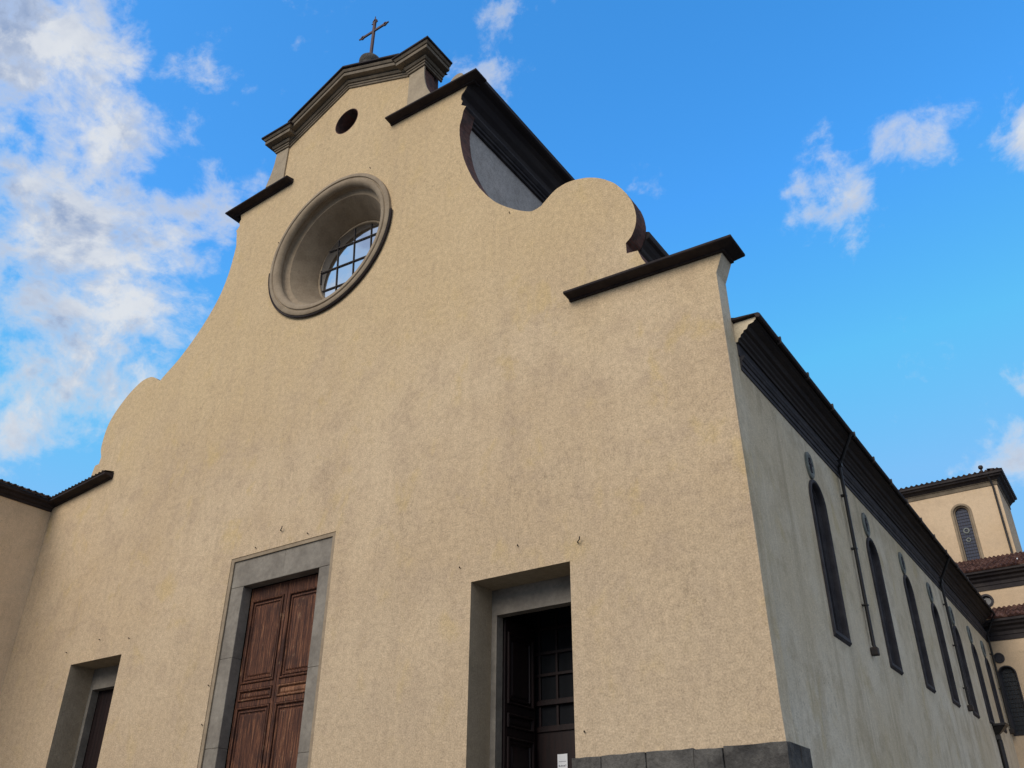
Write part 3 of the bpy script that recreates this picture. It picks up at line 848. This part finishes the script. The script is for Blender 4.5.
def small_round(cx, cz, r, y):
    bm = bmesh.new(); lathe_y(bm, cx, cz, [(r+.0, y), (r+.0, y-.05), (r*.72, y-.06), (r*.66, y), (r*.6, y+.2)], 36)
    w = part('round_window', bm, 'window_stone', smooth=True)
    bm = bmesh.new(); bm.faces.new([bm.verts.new((x, y+.16, z)) for x, z in disc(cx, cz, r*.7, 32)]); part('pane', bm, 'dull_glass', w)
small_round(16.2, 16.6, .39, 38.5)
bm = bmesh.new(); lathe_y(bm, 16.36, 12.86, [(.27, 36.0), (.27, 35.94), (.2, 35.93), (.18, 35.97), (.001, 35.97)], 32); part('roundel', bm, 'window_stone', smooth=True)
bm = bmesh.new(); tube(bm, [(17.55, 44.45, 26.5), (17.64, 44.7, 26.15), (17.7, 44.88, 25.7), (17.7, 44.88, 19.5)], .07, 8); part('downpipe', bm, 'pipe', smooth=True)
bm = bmesh.new(); lathe_z(bm, 17.3, 44.7, [(.10, 26.6), (.10, 26.85), (.07, 26.9), (.07, 27.0), (.14, 27.05), (.16, 27.14), (.13, 27.24), (.05, 27.28)], 12); part('roof_finial', bm, 'iron', smooth=True)
bm = bmesh.new(); tube(bm, catmull([(18.25, 40.0, 19.2), (18.2, 39.9, 19.0), (18.05, 39.8, 18.9), (18.1, 39.6, 18.72), (17.9, 39.5, 18.7)], 5), .035, 6); part('roof_hose', bm, 'hose', smooth=True)

# ---- cross on the gable
X0, Y0 = .42, .85
bm = bmesh.new(); lathe_z(bm, X0, Y0, [(.40, 34.1), (.40, 35.55), (.44, 35.6), (.50, 35.68), (.52, 35.8), (.50, 35.92), (.42, 36.02), (.3, 36.1), (.1, 36.14)], 24)
ped = part('cross_pedestal', bm, 'socle', smooth=True)
bm = bmesh.new()
box(bm, X0-.07, X0+.07, Y0-.05, Y0+.05, 36.1, 38.72); box(bm, X0-.68, X0+.68, Y0-.036, Y0+.036, 37.985, 38.115)
def lozenge(bm, cx, cz, hx, hz, w=.042):
    for (a, b) in (((cx-hx, cz), (cx, cz+hz)), ((cx, cz+hz), (cx+hx, cz)), ((cx+hx, cz), (cx, cz-hz)), ((cx, cz-hz), (cx-hx, cz))):
        tube(bm, [(a[0], Y0, a[1]), (b[0], Y0, b[1])], w, 6)
lozenge(bm, X0-.72, 38.05, .15, .11); lozenge(bm, X0+.72, 38.05, .15, .11); lozenge(bm, X0, 38.76, .12, .16)
for dx, dz in ((-.12, .0), (.12, 0)): tube(bm, [(X0+dx*.5, Y0, 38.62), (X0+dx*1.6, Y0, 38.66)], .03, 6)
tube(bm, [(X0, Y0, 38.9), (X0, Y0, 39.1)], .025, 6)
for sx in (-1, 1): tube(bm, [(X0+sx*.85, Y0, 38.05), (X0+sx*.95, Y0, 38.05)], .04, 6)
part('cross', bm, 'cross', ped, bevel=.006)

# ---- iron hooks left in the stucco
for x, z, hk in ((-.1, 12.35, 1), (-1.34, 11.95, 0), (1.17, 11.95, 0), (-11.6, 9.73, 0), (-9.54, 9.95, 0), (-7.66, 9.75, 0), (7.55, 9.63, 0), (9.51, 9.89, 0), (11.45, 9.63, 1), (11.4, 4.99, 0), (-2.63, 7.54, 0), (-2.62, 6.33, 0),
                 (2.3, 27.35, 0), (-2.75, 25.75, 0), (9.15, 21.75, 0)):
    bm = bmesh.new(); yf = -.0 if abs(x) > 3 or z < 20 else -.16
    pts = [(x, yf+.02, z), (x+.01, yf-.06, z), (x+.03, yf-.08, z+.02)]
    if hk: pts = [(x-.07, yf+.02, z-.03), (x-.05, yf-.09, z-.04), (x+.0, yf-.12, z-.03), (x+.05, yf-.12, z+.03), (x+.06, yf-.12, z+.12)]
    tube(bm, [(x+(q[0]-x)*.8, q[1]*.8, z+(q[2]-z)*.8) for q in pts], .016, 6); part('iron_hook', bm, 'iron')

# ------------------------------------------------------------------ notice in the right doorway
notice = empty('paper_notice', (8.95, 2.97, 4.45), 'white printed paper notice posted inside the open right doorway', 'notice')
bm = bmesh.new(); box(bm, -.155, .155, 0, .012, 0, .55)
nf = len(bm.faces)
for k in range(7):
    x = -.11+k*.034; box(bm, x, x+.02, -.003, -.0005, .355, .372)
for x, w, h in ((-.118, .03, .045), (-.07, .02, .03), (-.035, .03, .04), (.01, .02, .03), (.045, .03, .035), (.095, .018, .05)): box(bm, x, x+w, -.003, -.0005, .235, .235+h)
for k in range(4): box(bm, -.11, .10, -.003, -.0005, .05+k*.04, .058+k*.04)
bm.faces.ensure_lookup_table()
for f in bm.faces: f.material_index = 0 if f.index < nf else 1
bm.faces.index_update()
for i, f in enumerate(bm.faces): f.material_index = int(i >= nf)
finish(bm, 'sheet', ['paper', 'ink'], notice)

# ------------------------------------------------------------------ adjoining house on the left
annex = empty('adjoining_house', (-15.8, -6, 0), 'lower pinkish house with dark tiled eave joining the church on the left', 'house')
def apart(name, bm, mat, **kw):
    for v in bm.verts: v.co -= Vector((-15.8, -6, 0))
    return finish(bm, name, mat, annex, **kw)
bm = bmesh.new(); box(bm, -25, -15.803, -13, -.003, 0, 16.5); apart('wall', bm, 'annex')
AN = [(-.02, 16.45), (.06, 16.45), (.08, 16.55), (.16, 16.6), (.2, 16.7), (.34, 16.74), (.36, 16.86), (-.02, 16.9)]
bm = bmesh.new(); sweep(bm, [(-15.803, -13, 0), (-15.803, -.01, 0)], AN); apart('cornice', bm, 'ledge')
bm = bmesh.new(); tiled(bm, (-15.38, -13, 16.87), (-15.38, -.02, 16.87), (-5, 0, 0), 1.7, .3, .45, .08, .02); apart('roof', bm, 'tile_dark')
